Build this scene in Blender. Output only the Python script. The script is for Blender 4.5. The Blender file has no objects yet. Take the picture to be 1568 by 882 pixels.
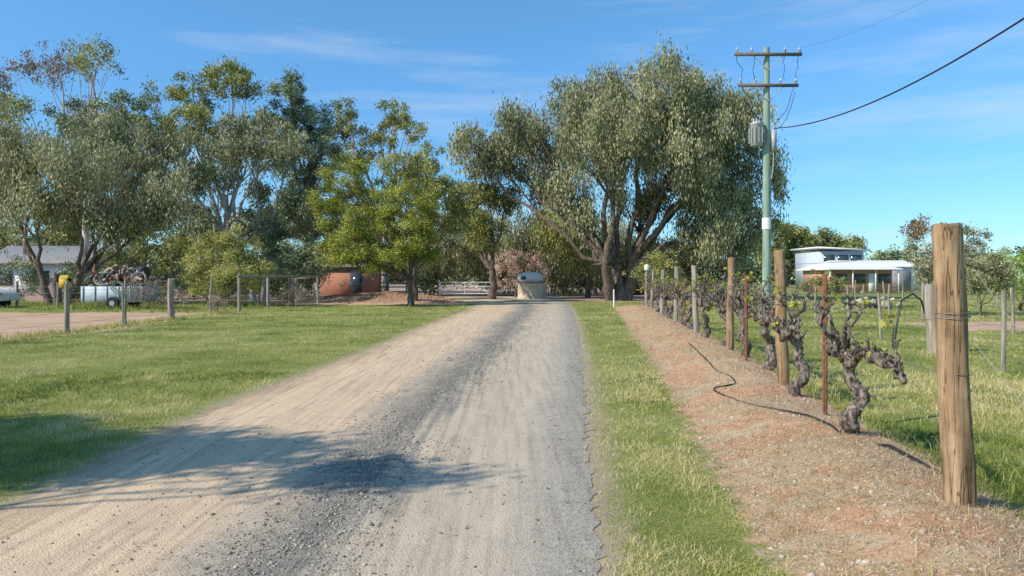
import bpy, math, numpy as np
from mathutils import Vector
R=np.random.default_rng(11)
sc=bpy.context.scene
sc.view_settings.view_transform='Standard'; sc.view_settings.look='None'; sc.view_settings.exposure=0
COL=sc.collection
# ---------------------------------------------------------------- mesh builder
class MB:
    def __init__(s): s.V=[];s.F=[];s.M=[];s.S=[];s.n=0
    def add(s,V,F,m=0,sh=None):
        V=np.asarray(V,dtype=np.float32).reshape(-1,3); F=np.asarray(F,dtype=np.int64)
        s.V.append(V); s.F.append(F+s.n); s.M.append(np.full(len(F),m,dtype=np.int32))
        if sh is None: sh=np.full(len(F),.5)
        s.S.append(np.asarray(sh,dtype=np.float32)); s.n+=len(V)
    def make(s,name,mats,smooth=False,parent=None,loc=None):
        V=np.concatenate(s.V); me=bpy.data.meshes.new(name)
        L=np.concatenate([f.ravel() for f in s.F]).astype(np.int32)
        sizes=np.concatenate([np.full(len(f),f.shape[1],dtype=np.int64) for f in s.F])
        st=np.concatenate([[0],np.cumsum(sizes)[:-1]]).astype(np.int32)
        me.vertices.add(len(V)); me.vertices.foreach_set('co',V.ravel())
        me.loops.add(len(L)); me.loops.foreach_set('vertex_index',L)
        me.polygons.add(len(st)); me.polygons.foreach_set('loop_start',st)
        me.polygons.foreach_set('material_index',np.concatenate(s.M))
        for m in mats: me.materials.append(m)
        a=me.attributes.new('shade','FLOAT','FACE'); a.data.foreach_set('value',np.concatenate(s.S))
        me.update(calc_edges=True)
        if smooth: me.polygons.foreach_set('use_smooth',np.ones(len(st),dtype=bool))
        ob=bpy.data.objects.new(name,me); COL.objects.link(ob)
        if parent: ob.parent=parent
        return ob
def empty(name):
    e=bpy.data.objects.new(name,None); COL.objects.link(e); return e
def nrm(v): return v/ (np.linalg.norm(v,axis=-1,keepdims=True)+1e-9)
def tube(mb,P,r,k=6,m=0,noise=0.,sh=.5,cap=True):
    P=np.asarray(P,dtype=float); n=len(P); r=np.broadcast_to(np.asarray(r,dtype=float),(n,))
    T=nrm(np.gradient(P,axis=0)); N=np.zeros_like(P)
    ref=np.array([0,0,1.]) if abs(T[0,2])<.8 else np.array([1.,0,0])
    v=np.cross(T[0],ref); v/=np.linalg.norm(v)
    for i in range(n):
        v=v-T[i]*np.dot(v,T[i]); v/=np.linalg.norm(v)+1e-9; N[i]=v
    B=np.cross(T,N); a=np.linspace(0,2*np.pi,k,endpoint=False)
    rr=r[:,None]*np.ones((n,k))
    if noise: rr=rr*(1+noise*R.normal(size=(n,k)))
    V=P[:,None]+rr[...,None]*(np.cos(a)[None,:,None]*N[:,None]+np.sin(a)[None,:,None]*B[:,None])
    i=np.arange(n-1)[:,None]*k; j=np.arange(k)[None]; j2=(j+1)%k
    F=np.stack([i+j,i+j2,i+k+j2,i+k+j],-1).reshape(-1,4)
    mb.add(V,F,m,np.full(len(F),sh))
    if cap:
        mb.add(V[0],np.arange(k)[None,::-1],m,[sh]); mb.add(V[-1],np.arange(k)[None],m,[sh])
def box(mb,x0,x1,y0,y1,z0,z1,m=0):
    V=[(x0,y0,z0),(x1,y0,z0),(x1,y1,z0),(x0,y1,z0),(x0,y0,z1),(x1,y0,z1),(x1,y1,z1),(x0,y1,z1)]
    mb.add(V,[(0,3,2,1),(4,5,6,7),(0,1,5,4),(1,2,6,5),(2,3,7,6),(3,0,4,7)],m)
def curve(p0,p1,n=7,sag=0,wig=0.):
    p0=np.array(p0,float);p1=np.array(p1,float);t=np.linspace(0,1,n)[:,None]
    P=p0+(p1-p0)*t; P[:,2]-=(4*sag*t*(1-t))[:,0]
    if wig: P[1:-1]+=R.normal(size=(n-2,3))*wig
    return P
_T=np.random.default_rng(3).random((256,256))
def vn(x,y,s,seed=0):
    x=np.asarray(x)*s+seed*17.3+500; y=np.asarray(y)*s+seed*9.7+500
    xi=np.floor(x).astype(int);yi=np.floor(y).astype(int);fx=x-xi;fy=y-yi
    fx=fx*fx*(3-2*fx);fy=fy*fy*(3-2*fy)
    g=lambda a,b:_T[a%256,b%256]
    return (g(xi,yi)*(1-fx)+g(xi+1,yi)*fx)*(1-fy)+(g(xi,yi+1)*(1-fx)+g(xi+1,yi+1)*fx)*fy
def fbm(x,y,s,seed=0,o=4):
    a=0;w=1;t=0
    for i in range(o): a=a+w*vn(x,y,s*2**i,seed+i);t+=w;w*=.55
    return a/t
def sm(x,a,b):
    t=np.clip((x-a)/(b-a),0,1);return t*t*(3-2*t)
# ---------------------------------------------------------------- materials
def newmat(name):
    m=bpy.data.materials.new(name);m.use_nodes=True;nt=m.node_tree
    b=nt.nodes['Principled BSDF'];b.inputs['Roughness'].default_value=.9
    b.inputs['Specular IOR Level'].default_value=.2
    return m,nt,b
def ramp(nt,cols,src=None,lo=.3,hi=.7):
    r=nt.nodes.new('ShaderNodeValToRGB');e=r.color_ramp.elements
    n=len(cols)
    for i,c in enumerate(cols):
        p=lo+(hi-lo)*i/max(1,n-1)
        if i<2: el=e[i];el.position=p
        else: el=e.new(p)
        el.color=(*c,1)
    if src is not None: nt.links.new(src,r.inputs[0])
    return r
def coord(nt,scale=(1,1,1)):
    t=nt.nodes.new('ShaderNodeNewGeometry');mp=nt.nodes.new('ShaderNodeMapping')
    mp.inputs['Scale'].default_value=scale;nt.links.new(t.outputs['Position'],mp.inputs['Vector']);return mp.outputs[0]
def noise(nt,vec,s,d=6,rough=.6):
    n=nt.nodes.new('ShaderNodeTexNoise');n.inputs['Scale'].default_value=s;n.inputs['Detail'].default_value=d
    n.inputs['Roughness'].default_value=rough
    nt.links.new(vec,n.inputs['Vector']);return n.outputs['Fac']
def bump(nt,b,src,st=.4,dist=.02):
    u=nt.nodes.new('ShaderNodeBump');u.inputs['Strength'].default_value=st;u.inputs['Distance'].default_value=dist
    nt.links.new(src,u.inputs['Height']);nt.links.new(u.outputs[0],b.inputs['Normal'])
def mat(name,cols,scale=5,stretch=(1,1,1),rough=.9,bm=.4,dist=.02,metal=0,lo=.3,hi=.7,spec=.2):
    m,nt,b=newmat(name);v=coord(nt,stretch);n=noise(nt,v,scale)
    r=ramp(nt,cols,n,lo,hi);nt.links.new(r.outputs[0],b.inputs['Base Color'])
    b.inputs['Roughness'].default_value=rough;b.inputs['Metallic'].default_value=metal
    b.inputs['Specular IOR Level'].default_value=spec
    if bm: bump(nt,b,noise(nt,v,scale*3),bm,dist)
    return m
def leafmat(name,cols,trans=.3,rough=.55,g=1.):
    m,nt,b=newmat(name);a=nt.nodes.new('ShaderNodeAttribute');a.attribute_name='shade'
    cols=[tuple(min(.8,v*g) for v in c) for c in cols]
    r=ramp(nt,cols,a.outputs['Fac'],.0,1.);nt.links.new(r.outputs[0],b.inputs['Base Color'])
    b.inputs['Roughness'].default_value=rough
    if trans<=0: return m
    t=nt.nodes.new('ShaderNodeBsdfTranslucent');nt.links.new(r.outputs[0],t.inputs[0])
    x=nt.nodes.new('ShaderNodeMixShader');x.inputs[0].default_value=trans
    nt.links.new(b.outputs[0],x.inputs[1]);nt.links.new(t.outputs[0],x.inputs[2])
    nt.links.new(x.outputs[0],nt.nodes['Material Output'].inputs[0]);return m
def mix(nt,f,a,b):
    x=nt.nodes.new('ShaderNodeMix');x.data_type='RGBA'
    for s,i in ((f,0),(a,6),(b,7)):
        if isinstance(s,(tuple,float,int)): x.inputs[i].default_value=(*s,1) if isinstance(s,tuple) else s
        else: nt.links.new(s,x.inputs[i])
    return x.outputs[2]
def mth(nt,op,a,b=0.,c=None):
    x=nt.nodes.new('ShaderNodeMath');x.operation=op
    for i,s in enumerate((a,b) if c is None else (a,b,c)):
        if isinstance(s,(float,int)): x.inputs[i].default_value=s
        else: nt.links.new(s,x.inputs[i])
    return x.outputs[0]
def mrange(nt,s,a,b):
    x=nt.nodes.new('ShaderNodeMapRange');x.inputs[1].default_value=a;x.inputs[2].default_value=b
    nt.links.new(s,x.inputs[0]);return x.outputs[0]
def attr(nt,n):
    a=nt.nodes.new('ShaderNodeAttribute');a.attribute_name=n;return a.outputs['Fac']
# ---------------------------------------------------------------- layout curves
RY=[-20,0,3.8,6.6,9.5,15.3,23.5,35,43,50,56,62]
RLx=[-3.4,-3.4,-3.45,-3.53,-3.58,-3.12,-2.86,-2.1,-2.2,-4.0,-8.5,-13]
RYr=[-20,0,3.85,5.25,10,23.5,35,45,55,62]
RRx=[-1.5,.1,.458,.578,1.015,2.15,2.9,3.5,3.8,3.6]
RL=lambda y:np.interp(y,RY,RLx); RR=lambda y:np.interp(y,RYr,RRx)
VX=lambda y:np.where(np.asarray(y)<14.1,2.84+.15*(np.asarray(y)-4.55),4.27+.115*(np.asarray(y)-14.1))
ML=lambda y:np.interp(y,[-5,3.85,5.6,8.2,13,23.5,33,45],[.6,1.42,1.6,1.95,2.56,3.76,4.85,6.1])
def LD(y): return np.interp(y,[0,18,22,27,38,41,60],[-14.5,-12.6,-12.0,-12.6,-11.5,-9.5,-9.5])
def sd_road(x,y): return np.minimum(np.minimum(x-RL(y),RR(y)-x),61-y)
def sd_mound(x,y): return np.minimum(np.minimum(x-ML(y),VX(y)+.35-x),40-y)
def sd_dirt(x,y):
    a=np.minimum(LD(y)-x,np.minimum(33-y,y-2)); b=np.minimum(np.minimum(x+16,-2.6-x),y-42)
    c=np.minimum(np.minimum(x-13.5,40-x),2.2-np.abs(y-24-(x-16)*.2))
    return np.maximum(np.maximum(a,b),c)
def sd_litter(x,y): return np.maximum(np.minimum(np.minimum(x+60,14-x),y-47.5),1.5*(1-((x+8.6)/5)**4-((y-48)/2.8)**2))
def hgt(x,y):
    x=np.asarray(x,float);y=np.asarray(y,float)
    d=sd_road(x,y); out=sm(-d,.0,.8)
    z=(fbm(x,y,.9,2)-.5)*.07*out*sm(60-np.abs(x),0,30)
    m=np.clip((x-ML(y))/(VX(y)+.7-ML(y)),0,1)
    z=z+.2*np.sin(np.pi*m**1.2)**1.3*sm(y,-2,3)*sm(42-y,0,6)*(1+.3*(fbm(x,y,1.6,9)-.5))
    z=z-.03*sm(d,.0,.35)
    z=z+.55*np.exp(-((x+8.8)/4.4)**4-((y-48.2)/1.9)**2)*(.7+.6*fbm(x,y,.6,13))
    return z
# ---------------------------------------------------------------- ground
def axis(segs):
    o=[]
    for a,b,s in segs: o+=list(np.arange(a,b,s))
    return o
gx=axis([(-60,-20,1.0),(-20,-6,.3),(-6,6,.09),(6,16,.3),(16,60,1.)])
g=[60*1.18**i for i in range(17)]
gx=np.array([-v for v in g[::-1]][:-1]+gx+g)
gy=axis([(-30,0,1.),(0,12,.1),(12,40,.3),(40,54,.5),(54,80,1.)]); gy=np.array(gy+[80*1.16**i for i in range(19)])
X,Y=np.meshgrid(gx,gy);Z=hgt(X,Y)
nx,ny=len(gx),len(gy)
mb=MB();i=np.arange(ny-1)[:,None]*nx;j=np.arange(nx-1)[None]
F=np.stack([i+j,i+j+1,i+nx+j+1,i+nx+j],-1).reshape(-1,4)
mb.add(np.stack([X,Y,Z],-1),F)
m,nt,b=newmat('ground_soil_and_grass');p=coord(nt)
n1=noise(nt,p,.7,5);n2=noise(nt,p,6,6);n3=noise(nt,p,45,4,.7)
wob=mth(nt,'ADD',mth(nt,'MULTIPLY',mth(nt,'SUBTRACT',n2,.5),1.0),mth(nt,'MULTIPLY',mth(nt,'SUBTRACT',n3,.5),.5))
gc=ramp(nt,[(.09,.11,.02),(.19,.215,.05),(.32,.32,.1),(.42,.36,.19)],mth(nt,'ADD',mth(nt,'MULTIPLY',n1,.5),mth(nt,'MULTIPLY',n3,.5)),.3,.72).outputs[0]
soilr=ramp(nt,[(.26,.13,.065),(.5,.27,.15),(.62,.38,.23),(.62,.46,.31)],mth(nt,'ADD',mth(nt,'MULTIPLY',n2,.5),mth(nt,'MULTIPLY',n3,.5)),.3,.7).outputs[0]
strw=ramp(nt,[(.2,.13,.07),(.42,.3,.175),(.56,.44,.28),(.48,.41,.33)],mth(nt,'ADD',mth(nt,'MULTIPLY',n2,.5),mth(nt,'MULTIPLY',n3,.5)),.3,.7).outputs[0]
n5=noise(nt,p,1.3,6,.65)
soil=mix(nt,mrange(nt,n5,.43,.57),soilr,strw)
red=ramp(nt,[(.38,.24,.14),(.56,.37,.24),(.66,.49,.35)],mth(nt,'ADD',mth(nt,'MULTIPLY',n1,.6),mth(nt,'MULTIPLY',n3,.4)),.3,.7).outputs[0]
lit=ramp(nt,[(.14,.08,.05),(.33,.21,.145),(.48,.34,.25),(.22,.2,.1)],mth(nt,'ADD',mth(nt,'MULTIPLY',n2,.5),mth(nt,'MULTIPLY',n3,.5)),.3,.7).outputs[0]
def mask(an,a,bb,amp=1.): return mrange(nt,mth(nt,'ADD',attr(nt,an),mth(nt,'MULTIPLY',wob,amp)),a,bb)
c=mix(nt,mask('sd_dirt',-.1,.25,1.6),gc,red)
c=mix(nt,mask('sd_litter',-.5,.5,1.5),c,lit)
c=mix(nt,mask('sd_mound',-.06,.12,.8),c,soil)
c=mix(nt,mask('sd_road',-.32,-.02,.7),c,(.45,.35,.23))
nt.links.new(c,b.inputs['Base Color']);bump(nt,b,mth(nt,'ADD',n3,n2),.7,.03)
ground=mb.make('ground',[m],smooth=True);me=ground.data
for nme,fn in (('sd_road',sd_road),('sd_mound',sd_mound),('sd_dirt',sd_dirt),('sd_litter',sd_litter)):
    a=me.attributes.new(nme,'FLOAT','POINT');a.data.foreach_set('value',np.clip(fn(X,Y),-30,30).ravel().astype(np.float32))
# ---------------------------------------------------------------- road sheet
ry=np.array(axis([(-20,1,.5),(1,12,.06),(12,35,.15),(35,61,.5)]))
nu=90;U=np.linspace(0,1,nu)
UU,YY=np.meshgrid(U,ry)
el=(fbm(ry,ry*0,3.,21)-.5)*.35+(fbm(ry,ry*0,11.,22,2)-.5)*.16; er=(fbm(ry,ry*0,3.,31)-.5)*.22+(fbm(ry,ry*0,11.,32,2)-.5)*.12
xl=(RL(ry)+el)[:,None];xr=(RR(ry)+er)[:,None]
XX=xl+(xr-xl)*UU
def road_z(u,x,y):
    cr=.03*(1-(2*u-1)**2)
    rut=-.018*np.exp(-((u-.32)/.09)**2)-.018*np.exp(-((u-.78)/.09)**2)+.012*np.exp(-((u-.56)/.07)**2)
    nz=(fbm(x,y,5,41,3)-.5)*.022+(vn(x,y,26,44)-.5)*.006
    return .005+np.maximum(cr+(rut+nz)*np.minimum(1,8*np.minimum(u,1-u)),0)
ZZ=road_z(UU,XX,YY)
mb=MB();n_=nu;i=np.arange(len(ry)-1)[:,None]*n_;j=np.arange(n_-1)[None]
mb.add(np.stack([XX,YY,ZZ],-1),np.stack([i+j,i+j+1,i+n_+j+1,i+n_+j],-1).reshape(-1,4))
m,nt,b=newmat('gravel_road_surface');p=coord(nt);ps=coord(nt,(9,.35,1))
u=attr(nt,'u');big=noise(nt,p,.9,5);fine=noise(nt,p,70,3,.7);mid=noise(nt,p,9,6,.7);st=noise(nt,ps,1.5,6,.6)
uw=mth(nt,'ADD',u,mth(nt,'MULTIPLY',mth(nt,'SUBTRACT',big,.5),.16))
uw=mth(nt,'ADD',uw,mth(nt,'MULTIPLY',mth(nt,'SUBTRACT',mid,.5),.14))
uw=mth(nt,'ADD',uw,mth(nt,'MULTIPLY',mth(nt,'SUBTRACT',st,.5),.14))
rr=nt.nodes.new('ShaderNodeValToRGB');e=rr.color_ramp.elements
stops=[(0,(.50,.37,.24)),(.12,(.68,.515,.345)),(.38,(.64,.485,.33)),(.47,(.45,.38,.295)),(.56,(.25,.225,.19)),(.61,(.38,.335,.27)),(.67,(.58,.475,.35)),(.84,(.55,.46,.35)),(.93,(.45,.40,.33)),(1,(.37,.335,.28))]
for k_,(po,cc) in enumerate(stops):
    q=e[k_] if k_<2 else e.new(po); q.position=po;q.color=(*cc,1)
nt.links.new(uw,rr.inputs[0])
vo=nt.nodes.new('ShaderNodeTexVoronoi');vo.inputs['Scale'].default_value=70;nt.links.new(p,vo.inputs['Vector'])
vr=ramp(nt,[(.35,.35,.35),(1,1,1),(1.2,1.2,1.2)],vo.outputs['Color'],.0,1.)
mm=nt.nodes.new('ShaderNodeMix');mm.data_type='RGBA';mm.blend_type='MULTIPLY'
gm=mrange(nt,mth(nt,'ABSOLUTE',mth(nt,'SUBTRACT',uw,.56)),.18,.03)
gm2=mrange(nt,uw,.86,.96)
nt.links.new(mth(nt,'MULTIPLY_ADD',mth(nt,'MAXIMUM',gm,gm2),.6,.18),mm.inputs[0]);nt.links.new(rr.outputs[0],mm.inputs[6]);nt.links.new(vr.outputs[0],mm.inputs[7])
m2=nt.nodes.new('ShaderNodeMix');m2.data_type='RGBA';m2.blend_type='MULTIPLY';m2.inputs[0].default_value=.9
sr=ramp(nt,[(.62,.6,.58),(.95,.94,.92),(1.15,1.12,1.08)],mth(nt,'ADD',mth(nt,'MULTIPLY',st,.6),mth(nt,'MULTIPLY',fine,.4)),.36,.64)
nt.links.new(mm.outputs[2],m2.inputs[6]);nt.links.new(sr.outputs[0],m2.inputs[7])
nt.links.new(m2.outputs[2],b.inputs['Base Color'])
bump(nt,b,mth(nt,'ADD',mth(nt,'MULTIPLY',vo.outputs['Distance'],.8),mth(nt,'ADD',fine,mid)),.55,.01)
road=mb.make('gravel_road',[m],smooth=True)
a=road.data.attributes.new('u','FLOAT','POINT');a.data.foreach_set('value',UU.ravel().astype(np.float32))
def stones(n,px,py,pz,s,sh,mb,m=0):
    o=np.array([(1,0,0),(0,1,0),(-1,0,0),(0,-1,0),(0,0,1),(0,0,-1.)])
    an=R.random(n)*6.28;ca,sa=np.cos(an),np.sin(an)
    V=o[None]*(s[:,None,None]*R.uniform(.5,1.3,(n,6,1)))*np.array([1,.8,.55]); x=V[...,0]*ca[:,None]-V[...,1]*sa[:,None];y=V[...,0]*sa[:,None]+V[...,1]*ca[:,None]
    V=np.stack([x+px[:,None],y+py[:,None],V[...,2]+pz[:,None]],-1)
    f=np.array([(0,1,4),(1,2,4),(2,3,4),(3,0,4),(1,0,5),(2,1,5),(3,2,5),(0,3,5)])
    F=(f[None]+np.arange(n)[:,None,None]*6).reshape(-1,3); mb.add(V,F,m,np.repeat(sh,8))
mb=MB()
n=80000;y=2.2*(40/2.2)**R.random(n)
q=R.random(n);uu=np.where(q<.66,R.normal(.56,.07,n)+.05*(fbm(y,y*0,.8,53)-.5),np.where(q<.78,R.uniform(.9,1.03,n),R.uniform(0,1,n)))
x=RL(y)+(RR(y)-RL(y))*uu
keep=R.random(n)<np.clip(2.6*(fbm(x*1.6,y*.6,1.2,51)-.3),.06,1)*np.where(q<.66,1,.38);y=y[keep];uu=uu[keep];x=x[keep];n=len(y)
s=R.gamma(2.6,.002,n)*(1+y*.06)
stones(n,x,y,np.where((uu<0)|(uu>1),hgt(x,y),road_z(np.clip(uu,0,1),x,y))+s*.1,np.clip(s,.0025,.026),R.random(n),mb)
gm_=leafmat('gravel_stone',[(.13,.12,.105),(.25,.23,.2),(.38,.345,.29),(.55,.47,.36)],0.0,.9)
mb.make('gravel',[gm_])
# ---------------------------------------------------------------- grass
def blades(mb,x,y,z,h,w,sh,m=0,seg2=True,lean=.5):
    n=len(x);a=R.random(n)*6.283;l=h*lean*R.random(n)*1.4;b_=a+R.normal(0,1.2,n)
    dx,dy=np.cos(a)*w/2,np.sin(a)*w/2;lx,ly=np.cos(b_)*l,np.sin(b_)*l
    P=lambda k,t,q:np.stack([x+k*dx*q+lx*t*t,y+k*dy*q+ly*t*t,z+h*t*(1-.25*t)],-1)
    if seg2:
        V=np.stack([P(-1,0,1),P(1,0,1),P(1,.55,.75),P(-1,.55,.75),P(0,1,0)],1)
        i=np.arange(n)[:,None]*5;mb.add(V,i+np.array([[0,1,2,3]]),m,sh)
        s0=mb.n-n*5
        mb.F.append((i+np.array([[3,2,4]]))+s0);mb.M.append(np.full(n,m,dtype=np.int32));mb.S.append(np.asarray(sh,dtype=np.float32))
    else:
        V=np.stack([P(-1,0,1),P(1,0,1),P(0,1,0)],1);mb.add(V,np.arange(n)[:,None]*3+np.array([[0,1,2]]),m,sh)
mb=MB();n=1100;y=3+22*R.random(n)**1.6;uu=R.random(n);x=RL(y)+(RR(y)-RL(y))*uu
blades(mb,x,y,road_z(uu,x,y)+.003,R.uniform(.006,.014,n),R.uniform(.006,.012,n),R.random(n)*.5,0,True,4.)
mb.make('fallen_leaves',[leafmat('fallen_leaf',[(.1,.06,.035),(.2,.13,.08),(.3,.2,.12)],0,.8)])
def field(N,y0,y1,pw=.78):
    y=y0*(y1/y0)**R.random(N);x=R.uniform(-1,1,N)*pw*y;return x,y
mb=MB()
for (N,y0,y1,seg) in ((440000,2.4,12,True),(240000,12,62,False)):
    x,y=field(N,y0,y1)
    d=sd_road(x,y);mo=sd_mound(x,y);di=sd_dirt(x,y);li=sd_litter(x,y)
    rag=(fbm(x,y,2.2,61)-.5)*.9+(fbm(x,y,8,62,2)-.5)*.4
    ok=(d+rag*.6<-.03)&(mo+rag*.6<-.0)&(di+rag*1.2<0)&(li+rag*2<0)
    den=np.clip(.3+1.8*(fbm(x,y,1.1,63)-.3),.1,1); thin=sm(-d,.0,.7)*.8+.2
    ok&=R.random(N)<den*thin
    x=x[ok];y=y[ok];d=d[ok]
    pat=fbm(x,y,.5,64);p2=fbm(x,y,3,65,3)
    sh=np.clip(.55+(pat-.5)*2.3+(p2-.5)*1.5+R.normal(0,.17,len(x))+.35*np.exp(np.minimum(d,0)/.35)+.05*(x>0),0,1)
    far=np.clip(y/6,1,6); vine=(x>VX(y)+.3)
    h=R.gamma(5,.007,len(x))*(.45+1.3*p2)*np.where(vine,1.5,1)*(far**.35);w=R.uniform(.0028,.006,len(x))*far**.95
    blades(mb,x,y,hgt(x,y)-.004,np.clip(h,.01,.2),w,sh,0,seg,1.1)
grass=leafmat('grass_blades',[(.05,.08,.014),(.105,.145,.024),(.185,.225,.042),(.3,.295,.08),(.45,.385,.19)],.3,.6,1.55)
mb.make('grass',[grass])
mb=MB()
N=14000;y=R.uniform(3.2,30,N);x=VX(y)+R.gamma(2,.28,N)+.1
k=R.random(N)<np.clip(2*(fbm(x,y,1.5,71)-.35),.02,1);x=x[k];y=y[k]
blades(mb,x,y,hgt(x,y),R.uniform(.06,.24,len(x)),R.uniform(.004,.008,len(x)),np.clip(R.normal(.6,.25,len(x)),0,1),0,True,.7)
N=2500;y=3+30*R.random(N)**1.5;x=ML(y)+(VX(y)+.3-ML(y))*R.random(N);k=R.random(N)<np.clip(3*(fbm(x,y,2,73)-.5),0,1);x=x[k];y=y[k]
blades(mb,x,y,hgt(x,y),R.uniform(.03,.1,len(x)),R.uniform(.004,.007,len(x)),np.clip(R.normal(.6,.2,len(x)),0,1),0,True,1.)
N=16000;y=R.uniform(32.5,44,N);x=R.uniform(-36,-13,N);k=R.random(N)<np.clip(3*(fbm(x,y,.4,75)-.4),0.05,1);x=x[k];y=y[k]
blades(mb,x,y,hgt(x,y),R.uniform(.1,.4,len(x)),R.uniform(.03,.05,len(x)),np.clip(R.normal(.45,.2,len(x)),0,1),0,False,.7)
N=3500;y=R.uniform(16,34,N);x=-12.8+R.normal(size=N)*.25
blades(mb,x,y,hgt(x,y),R.uniform(.08,.3,N),R.uniform(.015,.03,N),np.clip(R.normal(.75,.2,N),0,1),0,False,.7)
mb.make('weeds',[grass])
mb=MB();N=100000
y=2.8*(36/2.8)**R.random(N);t=R.random(N)**.8;x=ML(y)+(VX(y)+.6-ML(y))*t
k=R.random(N)<np.clip(1.9*(fbm(x,y,1.3,81)-.33)+.25*t+.3*(y<7),.05,1);x=x[k];y=y[k];n=len(x)
blades(mb,x,y,hgt(x,y)+R.uniform(0,.006,n),R.uniform(.006,.04,n),R.uniform(.002,.0045,n)*np.clip(y/6,1,4),R.random(n),0,True,3.5)
N=3000;y=3+30*R.random(N)**1.5;x=ML(y)+(VX(y)+.3-ML(y))*R.random(N)
blades(mb,x,y,hgt(x,y),R.uniform(.03,.12,N),R.uniform(.003,.006,N),R.random(N),0,True,1.5)
straw=leafmat('dry_straw',[(.24,.15,.08),(.44,.31,.175),(.6,.46,.28),(.68,.57,.4)],.15,.8)
mb.make('dry_grass_mulch',[straw])
mb=MB();N=12000;y=2.8*(36/2.8)**R.random(N);x=ML(y)+(VX(y)+.4-ML(y))*R.random(N);s=R.gamma(2.5,.0035,N)*(1+y*.05)
stones(N,x,y,hgt(x,y),np.clip(s,.003,.035),R.random(N),mb)
N=5000;x=R.uniform(-13.4,-4,N);y=R.normal(48,1.3,N)
stones(N,x,y,hgt(x,y),R.uniform(.03,.11,N),R.random(N)*.4,mb)
clod=leafmat('soil_clod',[(.3,.16,.09),(.48,.3,.18),(.45,.38,.3),(.58,.5,.42)],0.,.95)
mb.make('soil_clods',[clod])
# ---------------------------------------------------------------- trees
def leaves(mb,C,L,W,droop,sh,m):
    n=len(C);a=R.random(n)*6.283
    d=nrm(np.stack([np.cos(a)*(1-droop),np.sin(a)*(1-droop),-droop+R.normal(0,.35,n)],-1))
    s=nrm(np.cross(d,R.normal(size=(n,3))));l=(L*R.uniform(.6,1.3,n))[:,None];w=(W*R.uniform(.7,1.3,n))[:,None]
    V=np.stack([C-d*l/2,C+s*w/2-d*l*.08,C+d*l/2,C-s*w/2-d*l*.08],1)
    mb.add(V,np.arange(n)[:,None]*4+np.array([[0,1,2,3]]),m,sh)
def tree(name,bx,by,lobes,leafm,bark,cd=2.2,ln=150,L=.26,W=.09,droop=.55,tr=.35,fork=1.6,seed=0,depth=.9,cs=.62,stems=1,wood=True,vs=1.,lean=0,mix2=None):
    mb=MB();stem=[]
    for q in range(stems):
        ox=(q-(stems-1)/2)*.5
        top=np.array([bx+ox*2+lean,by+R.normal()*.4,fork]);P=curve((bx+ox,by,-.1),top,7,0,.06*tr/.35)
        if wood: tube(mb,P,np.linspace(tr*1.25,tr*.85,7)/(1 if stems==1 else 1.4),9,1,.06,cap=False)
        stem.append(top)
    for li_,(lx,lz,rx,rz,*e) in enumerate(lobes):
        ly=by+(e[0] if e else R.normal()*rx*depth*.6)
        c=np.array([lx,ly,lz]);rad=np.array([rx,rx*depth,rz])
        if wood:
            s0=min(stem,key=lambda s:abs(s[0]-lx));D=np.linalg.norm(c-s0)
            mid=s0*.5+c*.5+np.array([0,0,-.08*D])+R.normal(size=3)*.05*D
            t=np.linspace(0,1,9)[:,None];P=(1-t)**2*s0+2*t*(1-t)*mid+t*t*c;P[1:-1]+=R.normal(size=(7,3))*.02*D
            r0=tr*(.3+.35*min(1,rx/3))*(1 if stems==1 else .8);rl=np.linspace(r0,r0*.22,9);tube(mb,P,rl,6,1,.05,cap=False)
        n=max(4,int(cd*4*(rx*rz*.7+rx*rx*depth*.3)))
        d=nrm(R.normal(size=(n,3)));rr=R.random(n)**.4*1.0
        cc=c+d*rr[:,None]*rad
        for q in range(n):
            if wood and (q%2==0):
                k=R.integers(4,9);a=P[k];tube(mb,curve(a,cc[q],5,-.05*np.linalg.norm(cc[q]-a),.07),np.linspace(max(.012,rl[k]*.55),.012,5),4,1,0,cap=False)
        sc_=cs*R.uniform(.55,1.3,n);m=R.poisson(ln*(sc_/cs)**2)
        idx=np.repeat(np.arange(n),m);T=len(idx)
        off=R.normal(size=(T,3))*np.array([.4,.4,.34*vs])*sc_[idx,None]
        if droop>.5: off[:,2]-=R.exponential(.3*vs,T)*sc_[idx]
        cl=R.normal(0,.22,n)
        sh=np.clip(.52+cl[idx]+R.normal(0,.17,T),0,1)
        leaves(mb,cc[idx]+off,L,W,droop,sh,2 if (mix2 and li_%2) else 0)
    return mb.make(name,[leafm,bark]+([mix2] if mix2 else []))
G=2.1
g_grey=leafmat('foliage_grey_green',[(.06,.066,.032),(.12,.126,.063),(.185,.185,.1),(.275,.26,.155)],.2,.6,G)
g_blue=leafmat('foliage_blue_green',[(.04,.056,.03),(.08,.1,.05),(.135,.155,.08),(.2,.22,.13)],0,.6,G)
g_olive=leafmat('foliage_olive',[(.05,.06,.018),(.105,.115,.035),(.18,.185,.06),(.27,.255,.09)],.2,.6,G)
g_yel=leafmat('foliage_yellow_green',[(.07,.085,.017),(.15,.17,.03),(.25,.265,.05),(.36,.35,.085)],.3,.55,1.6)
g_dark=leafmat('foliage_dark',[(.03,.045,.018),(.06,.085,.035),(.1,.13,.055),(.16,.185,.085)],0,.55,1.8)
g_rust=leafmat('foliage_rusty',[(.07,.055,.035),(.14,.1,.055),(.2,.14,.08),(.22,.2,.13)],.2,.55,1.7)
g_pink=leafmat('blossom_pinkish',[(.13,.1,.07),(.27,.18,.14),(.4,.29,.24),(.5,.4,.35)],0,.55,1.6)
g_gold=leafmat('foliage_golden',[(.1,.11,.03),(.2,.21,.06),(.3,.3,.09),(.42,.38,.15)],.3,.55,1.6)
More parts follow.
